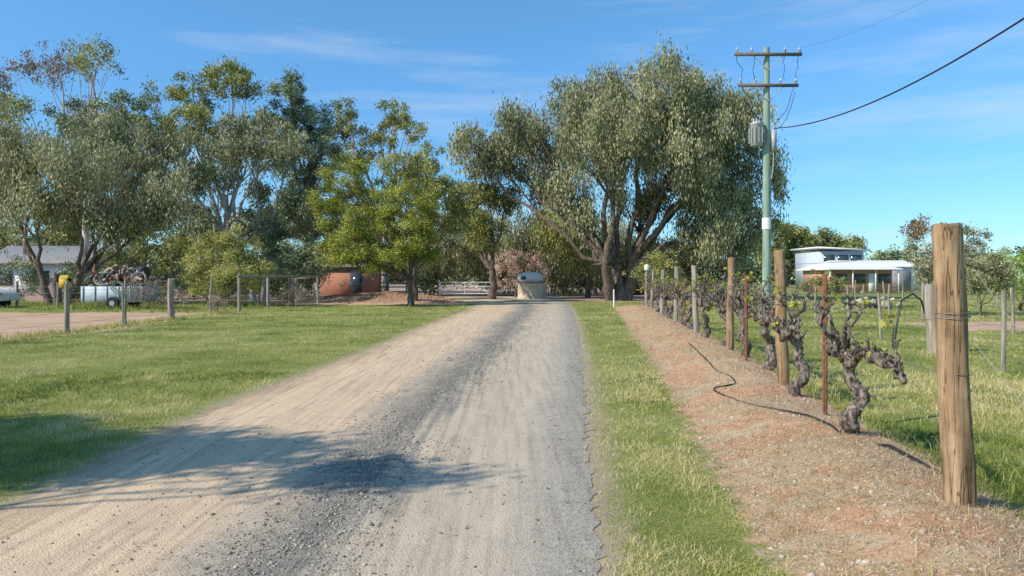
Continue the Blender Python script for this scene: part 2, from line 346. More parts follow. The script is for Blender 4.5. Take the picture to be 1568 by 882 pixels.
g_dry=leafmat('dry_bush_twigs',[(.1,.07,.05),(.2,.15,.11),(.3,.24,.18),(.4,.33,.26)],0,.8,1.4)
g_bright=leafmat('foliage_bright',[(.1,.16,.02),(.18,.27,.03),(.28,.38,.05),(.38,.45,.1)],.3,.55,1.4)
b_dark=mat('bark_dark',[(.055,.04,.03),(.16,.12,.092),(.27,.21,.165)],3,(3,3,.6),bm=.8)
b_pale=mat('bark_pale_gum',[(.25,.2,.16),(.5,.44,.37),(.68,.62,.55)],1.5,(2,2,.5),bm=.4)
big=[(5.3,14.1,3.3,2.1),(9.8,14.5,3.5,2.2),(13.5,13.9,2.7,2.1),(2.5,12,3.,2.2),(-.9,10.2,2.5,1.6),(-2.9,11.1,1.4,1.1),(6.6,10.6,3.6,2.4,-3.),(11.6,10.6,3.6,2.4,-2.5),
 (15.7,10.8,2.6,2.6),(14.6,6.8,2.8,1.8),(9.2,7.4,2.4,1.3,1.5),(3.2,8.2,2.4,1.3),(17.9,8.8,1.0,2.2),(12.8,4.9,2.4,1.2),(12,8,2.8,1.6,-2.),(7.5,13,2.5,2,2.5),(16.5,13,1.3,1.4),(.2,12.5,1.4,1.2),(17.3,5.5,1,1.3),(15.5,4.4,1.6,1.2),(4.6,6.3,1.8,.9,-1.)]
tree('large_gum_tree',7.4,50,big,g_grey,b_dark,1.4,255,.29,.09,.75,.5,2.6,cs=.85,stems=3,vs=1.4)
tree('grey_gum_tree',-26.5,42,[(-28.4,9,2.2,1.6),(-25,10,2.8,1.7),(-22.3,7.9,2.4,1.7),(-27.3,6.4,2.5,1.4),(-24.2,5.4,2.3,1.2),(-21.1,10.2,2.,1.1),(-29.7,6.4,1.5,1.8),(-21.3,5.2,2.,1.3),(-31,9,2,2),(-25,8,2.4,1.4,-1.5),(-20.2,7,1.5,1.2)],g_grey,b_dark,1.7,185,.25,.085,.7,.28,1.8,cs=.75,stems=3,vs=1.4)
tree('rusty_gum_tree',-37,62,[(-39.5,20,2.6,1.9),(-34.4,20,2.7,1.6),(-43.4,18.6,1.8,2.),(-31.2,17,1.7,1.4),(-36.9,16.2,2.6,1.4),(-41.5,15,2.4,1.8),(-37,13,4,1.5),(-46,16,2.5,2),(-33,14,2.4,1.4)],g_rust,b_pale,1.2,75,.28,.1,.6,.3,7,cs=.75,mix2=g_olive)
tree('gum_tree',-22,55,[(-22,17.1,2,1.3),(-24.7,15.9,2.1,1.4),(-20.5,16.2,1.2,1.1),(-23.7,13.2,2.9,1.6),(-20,13.4,2.5,1.5),(-26.5,12.5,2.3,1.4),(-22.9,10.2,2.1,1.1),(-27,9.3,1.9,1.2),(-18.5,11,1.8,1.2)],g_olive,b_pale,1.6,135,.27,.1,.5,.3,5,cs=.68)
tree('gum_tree',-29,53,[(-29,14,1.9,1.4),(-31.5,12.6,2.2,1.5),(-28.5,11,2.4,1.5),(-33,10,2.4,1.5),(-30,8.2,2.4,1.5)],g_blue,b_pale,1.6,140,.27,.1,.5,.26,4,cs=.7)
tree('she_oak_tree',-17,60,[(-17.7,16.4,2,1.9),(-17.1,14.2,2.6,2),(-16.3,11.9,2.5,2.1),(-16.8,9,2.6,2.2),(-16,6,2.8,2.2)],g_blue,b_dark,2.,200,.32,.07,.3,.3,4,cs=.7)
tree('gum_tree',-17,48,[(-16.8,11.5,2.3,1.4),(-15,10.1,2.1,1.6),(-18.3,10.5,1.9,1.5),(-15.7,7.3,1.9,1.3),(-19,8,1.6,1.1),(-14.4,6,2.1,1.5),(-17,5.2,1.6,1.)],g_grey,b_pale,1.55,155,.25,.095,.6,.26,2.5,cs=.68,stems=2)
tree('gum_tree',-21,50,[(-21.5,8.6,1.7,1.2),(-20,10.8,1.8,1.2),(-23.2,9.4,1.7,1.2),(-22,6,1.6,1.1)],g_blue,b_pale,1.5,130,.24,.09,.6,.2,3.,cs=.65,stems=2)
tree('gum_tree',-11.5,65,[(-15,16.,1.7,1.5),(-10.9,16.3,2.3,1.3),(-12,14.3,1.8,1.2),(-15.8,13.6,1.6,1.4),(-7.9,12.2,2.0,1.5),(-13.2,11.8,2.1,1.4),(-9,14.6,1.2,.9),(-10,10,2.6,1.8),(-6.5,9.5,1.6,1.5)],g_olive,b_pale,1.6,120,.28,.1,.5,.3,6,cs=.7)
tree('wattle_tree',-5.8,41,[(-9.8,7.5,1.7,1.2),(-8.4,6.1,2.1,1.4),(-5.9,5.9,1.7,1.3),(-10.6,5.8,1.3,1.1),(-9.1,4.0,1.9,1.3),(-6.5,4.1,1.9,1.4),(-4.9,4.6,1.,1.4),(-7.6,2.7,2.,.8),(-9.6,2.9,1.1,.7),(-5.4,2.9,1.2,.7)],g_yel,b_dark,3.5,190,.145,.065,.3,.17,1.4,cs=.5)
tree('olive_tree',-6.2,46,[(-6.9,8.4,1.8,1.2),(-4.9,7.2,1.7,1.4),(-5,5.3,1.8,1.6),(-3.6,5.2,1.2,1.3)],g_olive,b_dark,2.5,160,.19,.075,.5,.2,2.,cs=.6)
tree('kurrajong_tree',-1.4,52,[(-3,7.6,1.9,1.5),(-1.6,6.8,1.7,1.5),(-4,6.1,1.6,1.3),(-2.1,5.2,1.9,1.4),(-.4,7.2,1.2,1.1)],g_olive,b_dark,2.6,170,.21,.085,.5,.26,2.2,cs=.65)
tree('pepper_tree',2,64,[(-6,4.4,2.6,2.),(-2.5,4.2,2.6,2.2),(1.5,5,3.2,2.6),(5,5.5,3.,2.8),(9.5,4.5,3.2,2.6),(5,2.6,3.7,1.7),(0,2.4,3,1.5)],g_grey,b_dark,1.7,180,.32,.09,.85,.3,2.,cs=.85,vs=1.8)
tree('pepper_tree',6,57,[(4.4,4.5,1.8,1.6),(2.8,5.6,1.7,1.2),(6,3.6,1.6,1.4)],g_olive,b_dark,2,170,.24,.08,.85,.2,2.,cs=.75,vs=1.8)
tree('pepper_tree',12,56,[(11,3.6,1.8,1.4),(13.5,3.2,2,1.5),(15.5,2.6,1.6,1.2),(17.2,2.6,1.5,1.2)],g_grey,b_dark,2,170,.24,.08,.85,.2,2.,cs=.75,vs=1.8)
tree('golden_shrub',-16,40,[(-16.9,3.2,1.5,1.3),(-15.1,3.4,1.4,1.3),(-15.8,1.7,2.,1.1),(-17.4,1.4,1.,1.),(-14.1,2.,.9,1)],g_gold,b_dark,4.,170,.13,.055,.3,.1,.5,cs=.45)
tree('dark_shrub',-13,47,[(-13.2,2.6,1.8,1.6),(-15,4,1.5,1.7),(-10.9,4.,1.2,1.)],g_blue,b_dark,3.2,180,.17,.065,.3,.1,.5,cs=.55)
tree('blossom_bush',.3,57.5,[(-.6,2.5,1.5,1.2),(1.,2.9,1.4,1.1),(.3,1.4,1.9,1),(2.4,2.3,1.,1)],g_pink,b_dark,3,120,.14,.06,.3,.08,.4,cs=.42)
tree('pittosporum_shrub',7.7,40,[(7.4,2.5,.9,.8),(8.3,2.6,.8,.7),(7.7,1.6,1.3,.8),(9,1.5,.7,.7)],g_gold,b_dark,4,130,.1,.045,.3,.06,.4,cs=.38)
tree('dry_bush',-17.3,36,[(-17.6,.8,.8,.7),(-16.6,.6,.6,.5)],g_dry,b_dark,9,130,.14,.014,.1,.03,.15,cs=.3)
tree('dry_bush',-18.6,36,[(-18.5,.9,.7,.8)],g_dry,b_dark,9,130,.14,.014,.1,.03,.15,cs=.3)
tree('dry_bush',-12.9,31.5,[(-12.9,.5,.5,.45)],g_dry,b_dark,14,120,.12,.014,.1,.03,.1,cs=.22)
tree('dry_bush',-12.3,39,[(-12.4,.7,.9,.6),(-11,.6,.8,.5)],g_dry,b_dark,8,120,.12,.014,.1,.03,.1,cs=.3)
tree('saltbush',-30,46,[(-29,1.2,1.6,1.3),(-26,1.2,1.7,1.2),(-31.5,1.5,1.6,1.4),(-23,1.3,1.6,1.1),(-20.5,1.5,1.4,1.3)],g_blue,b_dark,2.8,150,.15,.065,.3,.08,.3,cs=.52)
tree('sapling_tree',17.2,30,[(17.1,3.7,.6,.6),(17.0,2.7,.6,.7),(17.6,1.8,.5,.6),(16.8,1.8,.4,.6)],g_rust,b_pale,9,80,.12,.05,.5,.05,.8,cs=.3,mix2=g_grey)
tree('sapling_tree',19.5,30,[(19.4,3.2,.7,.8),(19.9,2.1,.9,.9),(19,1.6,.7,.8),(20.6,1.5,.6,.7)],g_grey,b_dark,9,80,.12,.05,.5,.05,.4,cs=.3)
tree('green_shrub',24.7,35,[(24.4,1.9,1.1,.9),(25.4,2.2,1.1,1),(24.8,1.1,1.6,.9)],g_bright,b_dark,4,110,.12,.06,.3,.08,.3,cs=.4)
# tree standing left of the camera, outside the frame: its shadow crosses the drive
tree('gum_tree',-12.6,2.2,[(-10.2,6.2,1.5,.6,.9),(-12.,6.6,1.6,.7,.9),(-9.3,5.6,.9,.35,.8),(-8.1,5.9,.9,.25,.3),(-7.5,5.8,.5,.15,.1),(-11.,5.6,1.2,.5,.9),(-11.6,5.2,1.5,.7,1.6),(-13.4,6,1.6,.9,1.6),(-13.8,5.,1.6,.8,2.6),(-14.5,7,1.6,.9,1.),(-12.8,5.5,1.5,.8,1.8)],g_grey,b_dark,6.5,180,.17,.055,.6,.16,2.,cs=.45,depth=.45)
lob=[]
for x in np.arange(-75,18,2.8): lob.append((x+R.normal(),R.uniform(1.6,3.8),R.uniform(2.,3.),R.uniform(1.6,2.6),R.normal()*3-1))
for x in np.arange(-75,-12,3.6): lob.append((x+R.normal(),R.uniform(4.5,8.5),R.uniform(2.4,3.4),R.uniform(1.8,2.8),R.normal()*3+3))
tree('background_trees',-30,74,lob,g_olive,b_dark,1.0,120,.42,.17,.4,.2,1.,cs=1.1,wood=False,mix2=g_grey)
lob=[]
for x in np.arange(-31,-15,1.9): lob.append((x+R.normal()*.4,R.uniform(.9,2.4),R.uniform(1.1,1.7),R.uniform(.9,1.5),R.normal()*.8))
tree('hedge',-20,52.5,lob,g_blue,b_dark,2.2,140,.22,.09,.3,.2,1.,cs=.7,wood=False,mix2=g_olive)
lob=[]
for x in np.arange(-60,330,5.5):
    k=1.25 if x>60 else 1
    lob.append((x+R.normal()*2,R.uniform(2,4.)*k,R.uniform(4,7),R.uniform(2.5,4)*k,R.normal()*6))
    if R.random()<.6: lob.append((x+R.normal()*2,R.uniform(5,8),R.uniform(3,5),R.uniform(1.6,2.8),R.normal()*6+6))
tree('distant_tree_line',0,170,lob,g_blue,b_dark,.15,95,1.3,.55,.3,.2,1.,cs=2.6,wood=False,mix2=g_dark)
tree('gum_tree',45,118,[(43,9.3,3,1.8),(46.5,8.4,3,1.6),(50,7.5,3,1.6),(41,7,2.6,1.6),(55,6.6,3,1.4),(46,5,5,2),(53,5,4,1.6)],g_olive,b_dark,1,120,.5,.2,.4,.35,3.,cs=1.1)
tree('garden_shrub',31,70,[(29.6,1.4,1.5,1.2),(32,1.,1.4,.9),(41.5,1.1,1.6,1.),(44.5,1.5,1.7,1.3),(47.5,1.2,1.5,1.1)],g_olive,b_dark,1.5,110,.24,.1,.3,.1,.3,cs=.6)
# ---------------------------------------------------------------- timber, posts, vines
wood_post,nt,b=newmat('weathered_timber');p=coord(nt,(5,5,.3));n=noise(nt,p,4,10,.7);n2=noise(nt,coord(nt,(9,9,.35)),2.2,3,.5);n3=noise(nt,coord(nt,(1,1,1)),5,4,.6)
r=ramp(nt,[(.11,.065,.035),(.26,.165,.09),(.41,.275,.16),(.53,.41,.28)],mth(nt,'ADD',mth(nt,'MULTIPLY',n,.65),mth(nt,'MULTIPLY',n3,.35)),.34,.66);cr=ramp(nt,[(1,1,1),(.2,.17,.15),(1,1,1)],n2,.485,.515)
mm=nt.nodes.new('ShaderNodeMix');mm.data_type='RGBA';mm.blend_type='MULTIPLY';mm.inputs[0].default_value=.9;nt.links.new(r.outputs[0],mm.inputs[6]);nt.links.new(cr.outputs[0],mm.inputs[7]);nt.links.new(mm.outputs[2],b.inputs['Base Color'])
bump(nt,b,mth(nt,'ADD',n,cr.outputs[0]),.8,.008)
wood_grey=mat('grey_timber',[(.15,.125,.1),(.32,.27,.22),(.5,.45,.39)],4,(5,5,.35),bm=.9,dist=.01)
rust=mat('rusty_steel',[(.09,.04,.03),(.2,.08,.05),(.27,.12,.08)],20,rough=.85,bm=.3,dist=.003)
wire=mat('galvanised_wire',[(.25,.25,.25),(.4,.4,.4)],10,rough=.45,metal=.7,bm=0)
blackp=mat('black_poly_pipe',[(.012,.012,.014),(.03,.03,.033)],10,rough=.4,bm=0,spec=.5)
vinebark=mat('vine_bark',[(.035,.028,.023),(.12,.095,.078),(.27,.22,.18),(.42,.36,.3)],16,(1.8,1.8,.6),bm=1.,dist=.02,lo=.34,hi=.68)
vleaf=leafmat('young_vine_leaf',[(.28,.22,.05),(.38,.38,.05),(.48,.5,.08),(.58,.5,.16)],.4,.5)
def post(name,x,y,h,r,m,lean=0.,rings=40,k=22,ly=0.):
    mb=MB();z0=float(hgt(x,y))-.15;zz=np.linspace(z0,h,rings);t=(zz-z0)/(h-z0)
    P=np.stack([x+lean*t+.006*np.sin(zz*5),y+ly*t+.005*np.cos(zz*4),zz],-1)
    n=len(zz);a=np.linspace(0,2*np.pi,k,endpoint=False)
    ca,sa=np.cos(a)[None]+0*zz[:,None],np.sin(a)[None]+0*zz[:,None]
    rad=r*(1-.06*t)[:,None]*(1+.09*(fbm(ca*1.5+zz[:,None]*.9,sa*1.5+zz[:,None]*.4,1.3,int(y*7)%90)-.5)*2-.07*(vn(ca*4+zz[:,None]*.4,sa*4,1.,int(y*3)%50)>.8))
    V=P[:,None]+np.stack([rad*np.cos(a),rad*np.sin(a),0*rad],-1)
    V[-1,:,2]+=.012*R.normal(size=k)
    i=np.arange(n-1)[:,None]*k;j=np.arange(k)[None];j2=(j+1)%k
    mb.add(V,np.stack([i+j,i+j2,i+k+j2,i+k+j],-1).reshape(-1,4))
    Vt=np.concatenate([V[-1],[[P[-1,0],P[-1,1],h+.01]]]);mb.add(Vt,np.stack([np.arange(k),(np.arange(k)+1)%k,np.full(k,k)],-1))
    return mb.make(name,[m],smooth=True)
post('wooden_post',2.84,4.55,1.93,.093,wood_post,-.09,70,36)
post('wooden_post',3.63,9.6,1.96,.075,wood_post,-.06)
for yy,hh in ((14.1,1.98),(18.7,1.9),(23.5,1.95),(28.5,1.9),(33.5,1.9),(37,1.8)):
    post('wooden_post',float(VX(yy)),yy,hh,.075,wood_post if yy<15 else wood_grey,R.normal()*.04)
def picket(x,y,h):
    mb=MB()
    for a in (0,2.09,4.19):
        c,s=math.cos(a+.5),math.sin(a+.5);w=.028;t=.004
        V=[]
        for z in (0,h): V+=[(x-s*t,y+c*t,z),(x+c*w-s*t,y+s*w+c*t,z),(x+c*w+s*t,y+s*w-c*t,z),(x+s*t,y-c*t,z)]
        mb.add(V,[(0,1,5,4),(1,2,6,5),(2,3,7,6),(3,0,4,7),(4,5,6,7)])
    return mb.make('steel_star_picket',[rust])
picket(3.27,7.5,1.64);picket(3.98,12.2,1.65);picket(5.05,21,1.6)
mb=MB()
for hz in (.98,1.32,1.78):
    yy=np.array([4.55,9.6,14.1,18.7,23.5,28.5,33.5,37]);pts=[]
    for a_,b2 in zip(yy[:-1],yy[1:]):
        t=np.linspace(0,1,6)[:-1];q=a_+(b2-a_)*t;pts+=[(float(VX(v))-.05,v,hz-.03*4*tt*(1-tt)) for v,tt in zip(q,t)]
    tube(mb,pts,.0022,4,0)
tube(mb,[(2.86,4.45,1.2),(3.1,3.9,.5),(3.3,3.4,0.)],.0022,4,0);tube(mb,[(2.86,4.45,1.65),(3.2,3.9,.7),(3.5,3.3,0.)],.0022,4,0)
for z in (1.33,1.36,.98): 
    a=np.linspace(0,6.28,24);tube(mb,np.stack([2.84-.07*z/1.9+.1*np.cos(a),4.55+.1*np.sin(a),z+.004*a],-1),.0028,4,0,cap=False)
mb.make('trellis_wire',[wire])
def vleafs(mb,C,size,m):
    n=len(C);k=11;a=np.linspace(0,2*np.pi,k,endpoint=False);rad=np.array([.25,1,.62,1.05,.7,1.2,1.2,.7,1.05,.62,1.])
    d=nrm(R.normal(size=(n,3))+np.array([-.2,-.3,.3]));s=nrm(np.cross(d,R.normal(size=(n,3))));t=np.cross(d,s)
    sz=(size*R.uniform(.5,1.2,n))[:,None,None]
    V=C[:,None]+sz*(rad[None,:,None]*(np.cos(a)[None,:,None]*s[:,None]+np.sin(a)[None,:,None]*t[:,None])+.35*(rad[None,:,None]**2)*d[:,None]*R.uniform(-.6,1,(n,1,1)))
    Vc=np.concatenate([V,C[:,None]],1)
    f=np.stack([np.arange(k),(np.arange(k)+1)%k,np.full(k,k)],-1)
    mb.add(Vc,(f[None]+np.arange(n)[:,None,None]*(k+1)).reshape(-1,3),m,np.repeat(np.clip(R.normal(.5,.25,n),0,1),k))
def grapevine(y,arms=(-.95,.95),leaf=1.,tall=.35,head=5,thick=1.,top=1.02):
    mb=MB();x=float(VX(y))+R.normal()*.05;z0=float(hgt(x,y));sl=.14
    n=34;t=np.linspace(0,1,n);ph=R.random(4)*6.28
    wx=.07*np.sin(t*5+ph[0])+.028*np.sin(t*16+ph[1]);wy=.09*np.sin(t*5+ph[2])+.03*np.sin(t*14+ph[3]);e=np.minimum(t*4,1)
    P=np.stack([x+wx*e,y+wy*e,z0-.05+(top-z0)*t],-1)
    rad=thick*.036*(1+.7*(1-t)**3+.35*np.sin(t*19+ph[0])**2+.35*R.random(n))
    tube(mb,P,rad,11,0,.17)
    P2=P+np.stack([.03*np.cos(t*9+1),.03*np.sin(t*9+1),0*t],-1);tube(mb,P2[2:],rad[2:]*.62,8,0,.22)
    for _ in range(10):
        q=P[R.integers(4,n-1)];v=R.normal(size=3)*[1,1,.5];v/=np.linalg.norm(v);tube(mb,[q,q+v*.06,q+v*.09],[.028,.02,.006],7,0,.2)
    tube(mb,P[-4:]+R.normal(size=(4,3))*.012,[.04,.075,.08,.04],10,0,.25)
    leafp=[]
    def cane(p,l,r,v):
        k=8;q=np.linspace(0,1,k)[:,None];v=np.array(v)/np.linalg.norm(v);C=p+v*l*q+np.cumsum(R.normal(size=(k,3))*.022*l/.4,axis=0)*(q>0)
        tube(mb,C,np.linspace(r,r*.5,k)*(1+.35*R.random(k)),6,0,.15);return C
    for a in arms:
        k=max(6,int(abs(a)*17));q=np.linspace(0,1,k);yy=P[-1,1]+a*q
        C=np.stack([P[-1,0]+sl*a*q+.025*np.sin(q*17+ph[1]),yy,P[-1,2]-.02+.05*np.sin(q*7+ph[2])+.03*R.normal(size=k)*(q>0)],-1)
        tube(mb,C,(.032-.01*q)*(1+.6*R.random(k)),9,0,.18)
        for c in C[1:]:
            for _ in range(1+(R.random()<.6)):
                v=(R.normal()*.7,R.normal()*.7,1.);l=R.uniform(.04,.13);S=cane(c,l,.016,v)
                if R.random()<.5: cane(S[-1],.04,.012,(R.normal(),R.normal(),.6))
                if R.random()<tall: 
                    S2=cane(S[-1],R.uniform(.12,.5),.009,(R.normal()*.45,R.normal()*.55,1))
                    if R.random()<.5: S3=cane(S2[3],R.uniform(.08,.3),.006,(R.normal(),R.normal(),.5))
                    if R.random()<.2*leaf: leafp.append(S2[-1])
                if R.random()<.04*leaf: leafp.append(S[-1])
    for _ in range(head):
        c=P[-1]+R.normal(size=3)*.03;S=cane(c,R.uniform(.25,.42),.022,(R.normal()*.4,R.normal()*.45,1.))
        S2=cane(S[-1],R.uniform(.1,.38),.014,(R.normal()*.5,R.normal()*.6,1.))
        for _k in range(3):
            S3=cane(S2[R.integers(2,6)],R.uniform(.06,.24),.009,(R.normal(),R.normal(),.5))
        if R.random()<.5*leaf: leafp+= [S2[-1]]
    if leafp:
        A=np.array(leafp);A=np.repeat(A,9,0)+R.normal(size=(len(A)*9,3))*.032;vleafs(mb,A,.03,1)
    return mb.make('grapevine',[vinebark,vleaf],smooth=True)
grapevine(6.55,(-1.5,.3),1.3,.07,5,1.1,1.0);grapevine(8.75,(-.6,.7),1.3,.12,5,1.1);grapevine(11.1,(-.9,.9),1.2,.25,7,1.2)
for yy in (12.9,15.1,17,19.6,21.6,24.4,26.4,29.5,31.3,34.5,36.2): grapevine(yy,(-.95,.95),1.0,.6,13,1.15)
mb=MB()
hx=[(2.95,6.4),(3.05,6.9),(2.95,7.5),(2.7,8.2),(2.72,8.9),(2.62,9.4),(2.75,9.8),(2.95,9.5),(3.2,10.2),(3.15,11.2),(3.35,12.2),(3.55,13.8),(3.9,16)]
P=np.array(hx);t=np.linspace(0,len(P)-1,60);xx=np.interp(t,range(len(P)),P[:,0]);yy=np.interp(t,range(len(P)),P[:,1])
xx=np.convolve(np.pad(xx,3,'edge'),np.ones(7)/7,'valid');yy=np.convolve(np.pad(yy,3,'edge'),np.ones(7)/7,'valid')
tube(mb,np.stack([xx,yy,hgt(xx,yy)+.008+.012*np.sin(t*1.3)],-1),.011,7,0)
P=np.array([(3.0,6.3,.15),(3.1,5.9,.22),(3.25,5.5,.12),(3.35,5.2,.05)]);tube(mb,P,.013,7,0)
mb.make('irrigation_hose',[blackp],smooth=True)
# ---------------------------------------------------------------- wire fences
def fence(name,pts,h,r,m,wires,wr=.0025):
    mb=MB()
    for (x,y) in pts: 
        hh=h*R.uniform(.93,1.07);z=float(hgt(x,y));tube(mb,[(x,y,z-.1),(x+R.normal()*.02,y,z+hh*.5),(x+R.normal()*.04,y,z+hh)],[r,r*.95,r*.9],9,0,.05)
    for w in wires:
        for p,q in zip(pts[:-1],pts[1:]): tube(mb,curve((p[0],p[1],w),(q[0],q[1],w),5,.02),wr,4,1,cap=False)
    return mb.make(name,[m,wire])
fence('wire_fence',[(-12.8,20.7),(-12.65,23.5),(-12.8,27.2),(-13.,31),(-12.6,33.2)],1.5,.05,wood_grey,(.3,.6,.9,1.25),.004)
fence('wire_fence',[(-12.9,14),(-12.85,17.3),(-12.8,20.6)],1.5,.05,wood_grey,(.3,.6,.9,1.25))
fence('wire_fence',[(x,39.8+(x+16)*.03) for x in (-35,-31.5,-27.2,-25,-22,-19,-16.5,-14)],1.35,.07,wood_grey,(.4,.75,1.1),.006)
post('wooden_post',-12.82,27,1.55,.12,wood_grey,0)
fence('wire_fence',[(7.5,6.5),(7.9,9.2),(8.2,12),(8.9,15.3),(9.5,18.5),(10.3,22),(11,26),(11.8,31),(12.5,36)],1.3,.038,wood_grey,(.3,.55,.8,1.05,1.22))
post('wooden_post',8.95,15.2,1.45,.14,wood_grey,-.1)
fence('wire_fence',[(x,36.5+R.normal()*.1) for x in np.arange(13,34,2.9)],1.35,.04,wood_grey,(.4,.75,1.1))
fence('wire_fence',[(x,50) for x in np.arange(14,46,3.3)],1.35,.05,wood_grey,(.4,.75,1.1),.006)
fence('wire_fence',[(13.6,17.5),(14.3,20.5),(15.1,24),(16,28),(16.8,32),(17.6,36)],1.35,.045,wood_grey,(.4,.75,1.1))
mb=MB()
ps=[(-12.6,33.2),(-12.5,36.8),(-12.3,40.4),(-11.9,44)]
for x,y in ps: tube(mb,[(x,y,-.1),(x,y,1.62)],.075,10,0,.04)
tube(mb,[(-12.62,33.0,1.66),(-12.4,38,1.66),(-11.85,44.2,1.66)],.055,9,0,.05)
for p,q in zip(ps[:-1],ps[1:]):
    for z in (.4,.8,1.2): tube(mb,curve((*p,z),(*q,z),3,.01),.006,4,1)
for x,y in ((-13.6,44),(-13.2,44)): tube(mb,[(x,y,-.1),(x,y,1.55)],.11,10,0,.04)
tube(mb,[(-13.4,44,1.5),(-11.9,44,1.66)],.06,8,0,.05)
mb.make('timber_rail_fence',[wood_grey,wire])
# ---------------------------------------------------------------- power pole
polem=mat('treated_pole_green',[(.17,.25,.19),(.26,.36,.28),(.36,.45,.37)],2,(4,4,.3),bm=.5,dist=.01)
xarm=mat('crossarm_timber',[(.12,.1,.08),(.2,.17,.14)],5,(1,4,4),bm=.3)
metal_g=mat('transformer_grey',[(.36,.38,.38),(.46,.48,.48)],4,rough=.45,bm=.05,spec=.5)
porc=mat('porcelain_insulator',[(.45,.42,.4),(.6,.58,.55)],4,rough=.2,bm=0,spec=.6)
white=mat('white_paint',[(.76,.76,.74),(.84,.84,.82)],3,rough=.6,bm=.05)
def upole(px,py,H,full=True):
    root=empty('utility_pole');mb=MB()
    tube(mb,[(px,py,z) for z in np.linspace(-.3,H,14)],np.linspace(.21,.14,14),14,0,.01);mb.make('pole',[polem],True,root)
    mb=MB()
    for z,w in ((H-.4,1.62),(H-1.9,1.45)):
        box(mb,px-w,px+w,py-.29,py-.17,z-.07,z+.07)
        for s in (-1,1): tube(mb,[(px,py-.2,z-.75),(px+s*.75,py-.23,z-.06)],.018,5,1)
    mb.make('crossarms',[xarm,metal_g],False,root)
    mb=MB()
    def ins(x,y,z):
        tube(mb,[(x,y,z),(x,y,z+.07),(x,y,z+.08),(x,y,z+.14),(x,y,z+.15),(x,y,z+.22),(x,y,z+.27)],[.025,.03,.07,.035,.065,.045,.02],8,0)
    for s in (-1.5,-.8,.8,1.5): ins(px+s,py-.23,H-.33)
    for s in (-1.35,-.6,.6,1.35): ins(px+s,py-.23,H-1.83)
    mb.make('insulators',[porc],True,root)
    mb=MB()
    for s in (-1.5,-.8,.8,1.5):
        tube(mb,curve((px+s,py-.23,H-.1),(px+s*.9+.05,py-.23,H-1.65),8,.0,.06),.014,4)
    for s in (-1.35,1.35): tube(mb,curve((px+s,py-.25,H-1.6),(px+.35*np.sign(s),py-.3,H-3.6),10,.45,.02),.016,4)
    tube(mb,curve((px+.3,py-.2,H-4.),(px+1.3,py-.23,H-2.2),10,.5,.02),.014,4)
    tube(mb,curve((px-.5,py-.2,H-3.4),(px-1.3,py-.23,H-2.2),10,.3,.02),.014,4)
    mb.make('jumper_leads',[blackp],False,root)
    if full:
        mb=MB();tx,tz=px-.52,8.0
        tube(mb,[(tx,py-.1,tz-.02),(tx,py-.1,tz),(tx,py-.1,tz+1.0),(tx,py-.1,tz+1.02),(tx,py-.1,tz+1.12)],[.24,.3,.3,.33,.28],18,0)
        for a in np.linspace(0,6.28,12,endpoint=False):
            c,s=math.cos(a),math.sin(a);tube(mb,[(tx+.35*c,py-.1+.35*s,tz+.12),(tx+.35*c,py-.1+.35*s,tz+.85)],.022,5,0)
        for d in (-.14,.0,.14): tube(mb,[(tx+d,py-.1,tz+1.1),(tx+d,py-.1,tz+1.2),(tx+d,py-.1,tz+1.34)],[.05,.045,.02],8,1)
        box(mb,px-.3,px-.15,py-.18,py-.02,tz+.15,tz+.25,0);box(mb,px-.3,px-.15,py-.18,py-.02,tz+.8,tz+.9,0)
        mb.make('transformer',[metal_g,porc],False,root)
        mb=MB();box(mb,px+.2,px+.42,py-.2,py+.05,7.75,8.75);tube(mb,curve((px+.25,py-.2,8.8),(px+.6,py-.2,8.85),6,-.12),.02,5)
        tube(mb,[(px+.31,py-.1,7.75),(px+.28,py-.1,6.9),(px+.2,py-.1,6.4)],.025,5);mb.make('fuse_box',[metal_g],False,root)
        mb=MB();tube(mb,[(px,py,3.95),(px,py,4.5)],.215,18,0);mb.make('marker_band',[white],False,root)
        mb=MB();tube(mb,[(px+.17,py-.08,.2),(px+.165,py-.08,7)],.03,6,0);mb.make('conduit',[metal_g],False,root)
upole(12.4,35,12.8);upole(12.0,6,9.9,False)
mb=MB()
yy=np.linspace(34.8,6.2,50);t=(34.8-yy)/28.6
zz=7.62+.0078*(yy-22.3)**2
tube(mb,np.stack([12.75-.75*t,yy,zz],-1),.026,6,0)
tube(mb,curve((13.9,34.8,12.7),(12.6,6.2,9.75),30,1.0),.004,4,0)
mb.make('overhead_cable',[blackp])
# ---------------------------------------------------------------- buildings
def part(name,fn,m,root):
    mb=MB();fn(mb);mb.make(name,[m],False,root)
brick=bpy.data.materials.new('red_brick');brick.use_nodes=True;nt=brick.node_tree;b=nt.nodes['Principled BSDF']
bt=nt.nodes.new('ShaderNodeTexBrick');bt.inputs['Color1'].default_value=(.48,.18,.1,1);bt.inputs['Color2'].default_value=(.38,.13,.08,1);bt.inputs['Mortar'].default_value=(.4,.36,.3,1);bt.inputs['Scale'].default_value=4
mp=nt.nodes.new('ShaderNodeMapping');ge=nt.nodes.new('ShaderNodeNewGeometry');mp.inputs['Rotation'].default_value=(math.radians(90),0,0);nt.links.new(ge.outputs['Position'],mp.inputs[0]);nt.links.new(mp.outputs[0],bt.inputs[0]);nt.links.new(bt.outputs[0],b.inputs['Base Color']);b.inputs['Roughness'].default_value=.9
roofw=mat('pale_metal_roof',[(.68,.68,.67),(.78,.78,.77)],2,rough=.6,bm=.05,spec=.3)
roofg=mat('grey_roof',[(.2,.2,.2),(.3,.3,.3)],2,rough=.6,bm=.1)
glass=mat('window_glass',[(.03,.04,.05),(.06,.08,.1)],2,rough=.08,bm=0,spec=.8)
